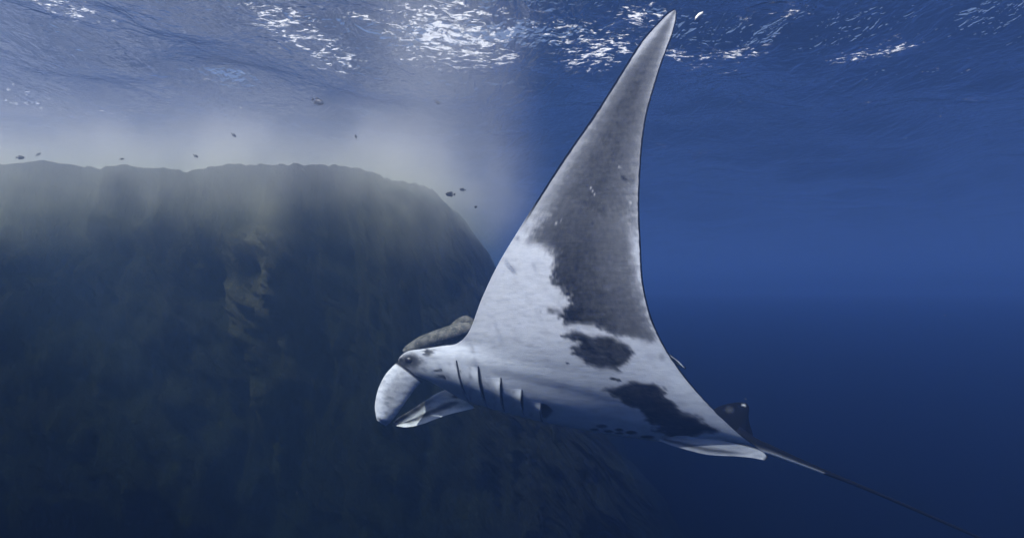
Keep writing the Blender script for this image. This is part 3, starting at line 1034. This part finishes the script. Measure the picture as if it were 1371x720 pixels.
def make_fish():
    """a deep oval reef fish, one unit long, nose towards +X"""
    root = bpy.data.objects.new("reef_fish", None)
    scene.collection.objects.link(root)
    n, seg = 18, 12
    t = np.linspace(0, 1, n)
    x = 0.5 - 0.8 * t
    h = np.interp(t, [0, .08, .25, .45, .65, .85, .95, 1], [0.015, .09, .19, .225, .18, .075, .045, .04])
    w = h * np.interp(t, [0, .3, 1], [0.55, 0.42, 0.25])
    a = np.linspace(0, 2 * math.pi, seg, endpoint=False)
    V = np.stack([np.broadcast_to(x[:, None], (n, seg)), np.cos(a)[None] * w[:, None], np.sin(a)[None] * h[:, None] - 0.01 * np.sin(t * 3)[:, None]], -1).reshape(-1, 3)
    i, j = np.meshgrid(np.arange(n - 1), np.arange(seg), indexing='ij'); j2 = (j + 1) % seg
    fc = [tuple(q) for q in np.stack([i * seg + j, (i + 1) * seg + j, (i + 1) * seg + j2, i * seg + j2], -1).reshape(-1, 4)]
    fc += [tuple(range(seg)), tuple(((n - 1) * seg + k) for k in range(seg))[::-1]]
    mesh_obj("body", V, fc, FISH, root)

    def fin(name, pts, th=0.012):
        pts = np.array(pts, float); c = pts.mean(0); n = len(pts)
        V = [(p[0], 0, p[1]) for p in pts] + [(c[0], th, c[1]), (c[0], -th, c[1])]
        mesh_obj(name, V, [(i, (i + 1) % n, n) for i in range(n)] + [((i + 1) % n, i, n + 1) for i in range(n)], FISH, root)
    fin("tail_fin", [(-0.28, 0.035), (-0.40, 0.10), (-0.52, 0.17), (-0.47, 0.0), (-0.52, -0.17), (-0.40, -0.10), (-0.28, -0.035)])
    fin("dorsal_fin", [(0.10, 0.20), (0.0, 0.25), (-0.12, 0.29), (-0.20, 0.22), (-0.26, 0.09), (-0.05, 0.15)])
    fin("anal_fin", [(0.04, -0.20), (-0.06, -0.26), (-0.16, -0.28), (-0.22, -0.20), (-0.26, -0.09), (-0.05, -0.15)])
    return root


def copy_fish(src):
    r = src.copy(); scene.collection.objects.link(r)
    for ch in list(src.children):
        c = ch.copy(); scene.collection.objects.link(c); c.parent = r
    return r


# pixel, distance, length, heading in the picture plane (degrees, 0 = to the right), turn away from it
SHOAL = [
    (425, 136, 5.6, 0.150, -22, 0, "plump black reef fish alone under the glint-streaked surface, nose tilted down"),
    (603, 260, 5.2, 0.102, 176, 0, "dark forked-tail fish level beside the cliff's upper edge"),
    (619.5, 254, 6.0, 0.077, 174, 10, "paler fish swimming just above and behind the dark forked-tail fish"),
    (637, 277, 5.4, 0.058, 255, 50, "tiny dark fish nose-down in the blue beside the cliff edge"),
    (585.5, 137, 6.2, 0.081, -35, 10, "faint ghostly fish inside the pale plume that imitates a light shaft"),
    (476.5, 183, 5.8, 0.058, 95, 45, "tiny upright fish over the edge of the bubble mist"),
    (313, 181, 5.6, 0.060, -40, 35, "small dark fish hanging in the thick white bubble mist"),
    (27, 211, 5.4, 0.089, 3, 5, "slim dark fish level at the misty far end of the cliff top"),
    (51, 207, 5.9, 0.066, 60, 30, "faint fish beside the slim dark fish at the misty end of the cliff"),
    (163, 213, 5.6, 0.045, 20, 30, "tiny dark fish just above the cliff top inside the mist"),
    (262, 209, 5.6, 0.060, -28, 10, "small fish slanting down along the misty cliff rim"),
]


def place_fish(o, px, py, dist, ln, ang, turn):
    o.location = Vector(at(np.array(px), np.array(py), np.array(dist)))
    o.scale = (ln, ln, ln)
    m = Matrix.Rotation(-R(ang), 3, 'Y') @ Matrix.Rotation(R(turn), 3, 'Z')
    if 90 < ang % 360 < 270:
        m = Matrix.Rotation(-R(ang - 180), 3, 'Y') @ Matrix.Rotation(R(180 + turn), 3, 'Z')
    o.rotation_euler = m.to_euler()


fish0 = make_fish()
for i, (px, py, dist, ln, ang, turn, lab) in enumerate(SHOAL):
    f_ = fish0 if i == 0 else copy_fish(fish0)
    place_fish(f_, px, py, dist, ln, ang, turn)
    tag(f_, lab, "fish", "small dark fish around the cliff top")


# a pale leaf adrift near the wing tip
def leaf():
    L = plain("pale_leaf", (0.62, 0.63, 0.6), 0.6, 0.2, 0.15)
    pts = [(930, 29), (931, 23), (935, 18), (941.5, 15.5), (941, 21), (938, 26), (933, 29.5)]
    dep = 4.3
    P = [at(np.array(a), np.array(b), np.array(dep + 0.02 * k)) for k, (a, b) in enumerate(pts)]
    c = np.mean(P, 0)
    y = unit(c - CL)
    n = len(P)
    V = [p - c for p in P] + [-y * 0.012 + 0, -y * 0.004]
    V = np.array(V)
    fc = [(i, (i + 1) % n, n) for i in range(n)] + [((i + 1) % n, i, n + 1) for i in range(n)]
    o = mesh_obj("drifting_leaf", V, fc, L, None)
    o.location = Vector(c)
    tag(o, "small pale leaf drifting in the water beside the raised wing tip", "leaf")


leaf()


def marine_snow():
    L = plain("marine_snow", (0.55, 0.56, 0.55), 0.8, 0.05, 0.1)
    V, Fc = [], []
    r_ = np.random.default_rng(21)
    n = 1300
    for k in range(n):
        c = np.array([r_.uniform(-6, 6), r_.uniform(1.3, 6.0), r_.uniform(-6.8, -1.2)])
        sz = r_.uniform(0.0005, 0.0015) * (0.5 + c[1] * 0.28)
        t = r_.normal(size=(4, 3)); t = t / np.linalg.norm(t, axis=1)[:, None] * sz
        b = len(V)
        V += list(c + t)
        Fc += [(b, b + 1, b + 2), (b, b + 2, b + 3), (b, b + 3, b + 1), (b + 1, b + 3, b + 2)]
    o = mesh_obj("marine_snow", V, Fc, L, None, smooth=False)
    tag(o, "fine pale specks of plankton drifting in the water", "plankton", kind="stuff")


marine_snow()

# ------------------------------------------------------------------ the water itself and the surge of bubbles
def haze():
    m = Mat("sea_water_body")
    pv = m.n("ShaderNodeVolumePrincipled")
    pv.inputs["Color"].default_value = (0.175, 0.345, 0.79, 1)
    pv.inputs["Density"].default_value = 0.052
    pv.inputs["Anisotropy"].default_value = 0.6
    m.vol(pv.outputs[0])
    bm = bmesh.new()
    bmesh.ops.create_cube(bm, size=1.0)
    me = bpy.data.meshes.new("haze")
    bm.to_mesh(me); bm.free()
    o = bpy.data.objects.new("haze", me)
    scene.collection.objects.link(o)
    me.materials.append(m.m)
    o.scale = (340, 340, 61.2)
    o.location = (0, 9, 1.2 - 30.6)
    tag(o, "blue sea water that veils everything far away", "haze", kind="stuff")
    return o


haze()


def box(name, lo, hi, mat):
    bm = bmesh.new()
    bmesh.ops.create_cube(bm, size=1.0)
    me = bpy.data.meshes.new(name)
    bm.to_mesh(me); bm.free()
    o = bpy.data.objects.new(name, me)
    scene.collection.objects.link(o)
    me.materials.append(mat)
    lo, hi = Vector(lo), Vector(hi)
    o.scale = hi - lo
    o.location = (hi + lo) / 2
    return o


def depth_dimming():
    # added absorbing layers that darken the view downwards
    for top, dens in ((-2.5, 0.018), (-3.5, 0.03), (-4.6, 0.08), (-6.0, 0.35), (-8.2, 0.8)):
        m = Mat("depth_dimming")
        va = m.n("ShaderNodeVolumeAbsorption")
        va.inputs["Color"].default_value = (0.0, 0.30, 0.45, 1)
        va.inputs["Density"].default_value = dens
        m.vol(va.outputs[0])
        o = box("haze", (-169 + top, -160 + top, -59 + top * 0.05), (169 - top * 0.1, 178 - top * 0.1, top), m.m)  # added dimming layer, named like the water box
        tag(o, "added dark layer that dims the water below", "haze", "added layers that darken the depths", kind="stuff")


depth_dimming()


def bubble_mist():
    # fine air bubbles driven down where the swell breaks on the cliff
    m = Mat("bubbles")
    geo = m.n("ShaderNodeNewGeometry")
    sep = m.n("ShaderNodeSeparateXYZ")
    m.set(sep, 0, geo.outputs["Position"])
    x, y, z = sep.outputs
    mp = m.n("ShaderNodeMapping")
    m.set(mp, 0, geo.outputs["Position"])
    mp.inputs["Scale"].default_value = (1, 1, 0.8)
    n1 = m.noise(mp.outputs[0], 0.45, 3, 0.55)
    n2 = m.noise(mp.outputs[0], 1.5, 4, 0.6)
    low = m.math('ADD', m.math('MULTIPLY', n1, 1.8), m.math('MULTIPLY', n2, 0.8))   # ragged lower edge
    zz = m.math('ADD', z, m.math('MULTIPLY', m.math('SUBTRACT', low, 1.3), 1.3))
    d1 = m.math('MULTIPLY', m.smooth(zz, -2.6, -1.3), m.smooth(y, 5.6, 7.0))
    n4 = m.noise(mp.outputs[0], 0.9, 5, 0.6)
    puff = m.smooth(n4, 0.40, 0.64, 0.10, 1.0)
    d1 = m.math('MULTIPLY', d1, m.smooth(m.math('SUBTRACT', z, m.math('MULTIPLY', n1, 1.2)), -1.0, -1.9, 0.12, 1.0))
    d1 = m.math('MULTIPLY', d1, m.math('SUBTRACT', 1.0, m.math('MULTIPLY', m.smooth(z, -1.5, -0.8), m.smooth(y, 11.0, 9.0, 0.0, 0.93))))
    d1 = m.math('MULTIPLY', d1, m.smooth(x, 0.85, -2.2))
    d1 = m.math('MULTIPLY', d1, puff)
    # froth spilling over the rim
    zs = m.math('ADD', z, m.math('MULTIPLY', m.math('SUBTRACT', low, 1.3), 1.0))
    sp = m.math('MULTIPLY', m.smooth(y, 4.3, 5.5), m.smooth(zs, -2.9, -1.7))
    sp = m.math('MULTIPLY', m.math('MULTIPLY', sp, m.smooth(z, -0.9, -1.5)), m.math('MULTIPLY', m.math('ADD', puff, 0.35), m.smooth(x, 0.4, -1.2)))
    # light shaft imitated by a bubble plume in front of the cliff's shoulder
    rx = m.math('ADD', x, 0.68)
    ry = m.math('MULTIPLY', m.math('SUBTRACT', y, 5.7), 0.9)
    rr = m.math('SQRT', m.math('ADD', m.math('MULTIPLY', rx, rx), m.math('MULTIPLY', ry, ry)))
    pl = m.math('MULTIPLY', m.smooth(rr, 1.22, 0.5), m.smooth(z, -2.3, -1.2))
    pl = m.math('MULTIPLY', pl, m.smooth(n2, 0.2, 0.7, 0.5, 1.0))
    veil = m.math('MULTIPLY', m.smooth(z, -5.5, -1.2), m.smooth(y, 3.6, 5.2))
    veil = m.math('MULTIPLY', veil, m.smooth(x, 0.3, -1.2))
    dens = m.math('ADD', m.math('MULTIPLY', d1, 0.8), m.math('MULTIPLY', veil, 0.016))
    dens = m.math('ADD', dens, m.math('MULTIPLY', pl, 0.14))
    dens = m.math('ADD', dens, m.math('MULTIPLY', sp, 0.32))
    pv = m.n("ShaderNodeVolumePrincipled")
    pv.inputs["Color"].default_value = (0.94, 0.95, 0.94, 1)
    pv.inputs["Anisotropy"].default_value = 0.45
    m.set(pv, "Density", dens)
    # silt is an added absorber that takes the blue out in front of the cliff face
    blue_cut = m.math('MULTIPLY', m.smooth(y, 3.5, 4.6), m.smooth(x, 0.2, -1.6))
    blue_cut = m.math('MULTIPLY', blue_cut, m.smooth(z, -1.5, -2.6))
    va = m.n("ShaderNodeVolumeAbsorption")
    va.inputs["Color"].default_value = (0.78, 0.80, 0.25, 1)
    m.set(va, "Density", m.math('MULTIPLY', blue_cut, 0.30))
    ad = m.n("ShaderNodeAddShader")
    m.set(ad, 0, pv.outputs[0]); m.set(ad, 1, va.outputs[0])
    m.vol(ad.outputs[0])
    o = box("haze", (-14, 3.4, -8.5), (0.9, 11.0, -0.02), m.m)  # bubble mist with the blue absorber, named like the water box
    tag(o, "white mist of fine bubbles over the cliff top, with a plume as light shaft", "bubbles", kind="stuff")


bubble_mist()
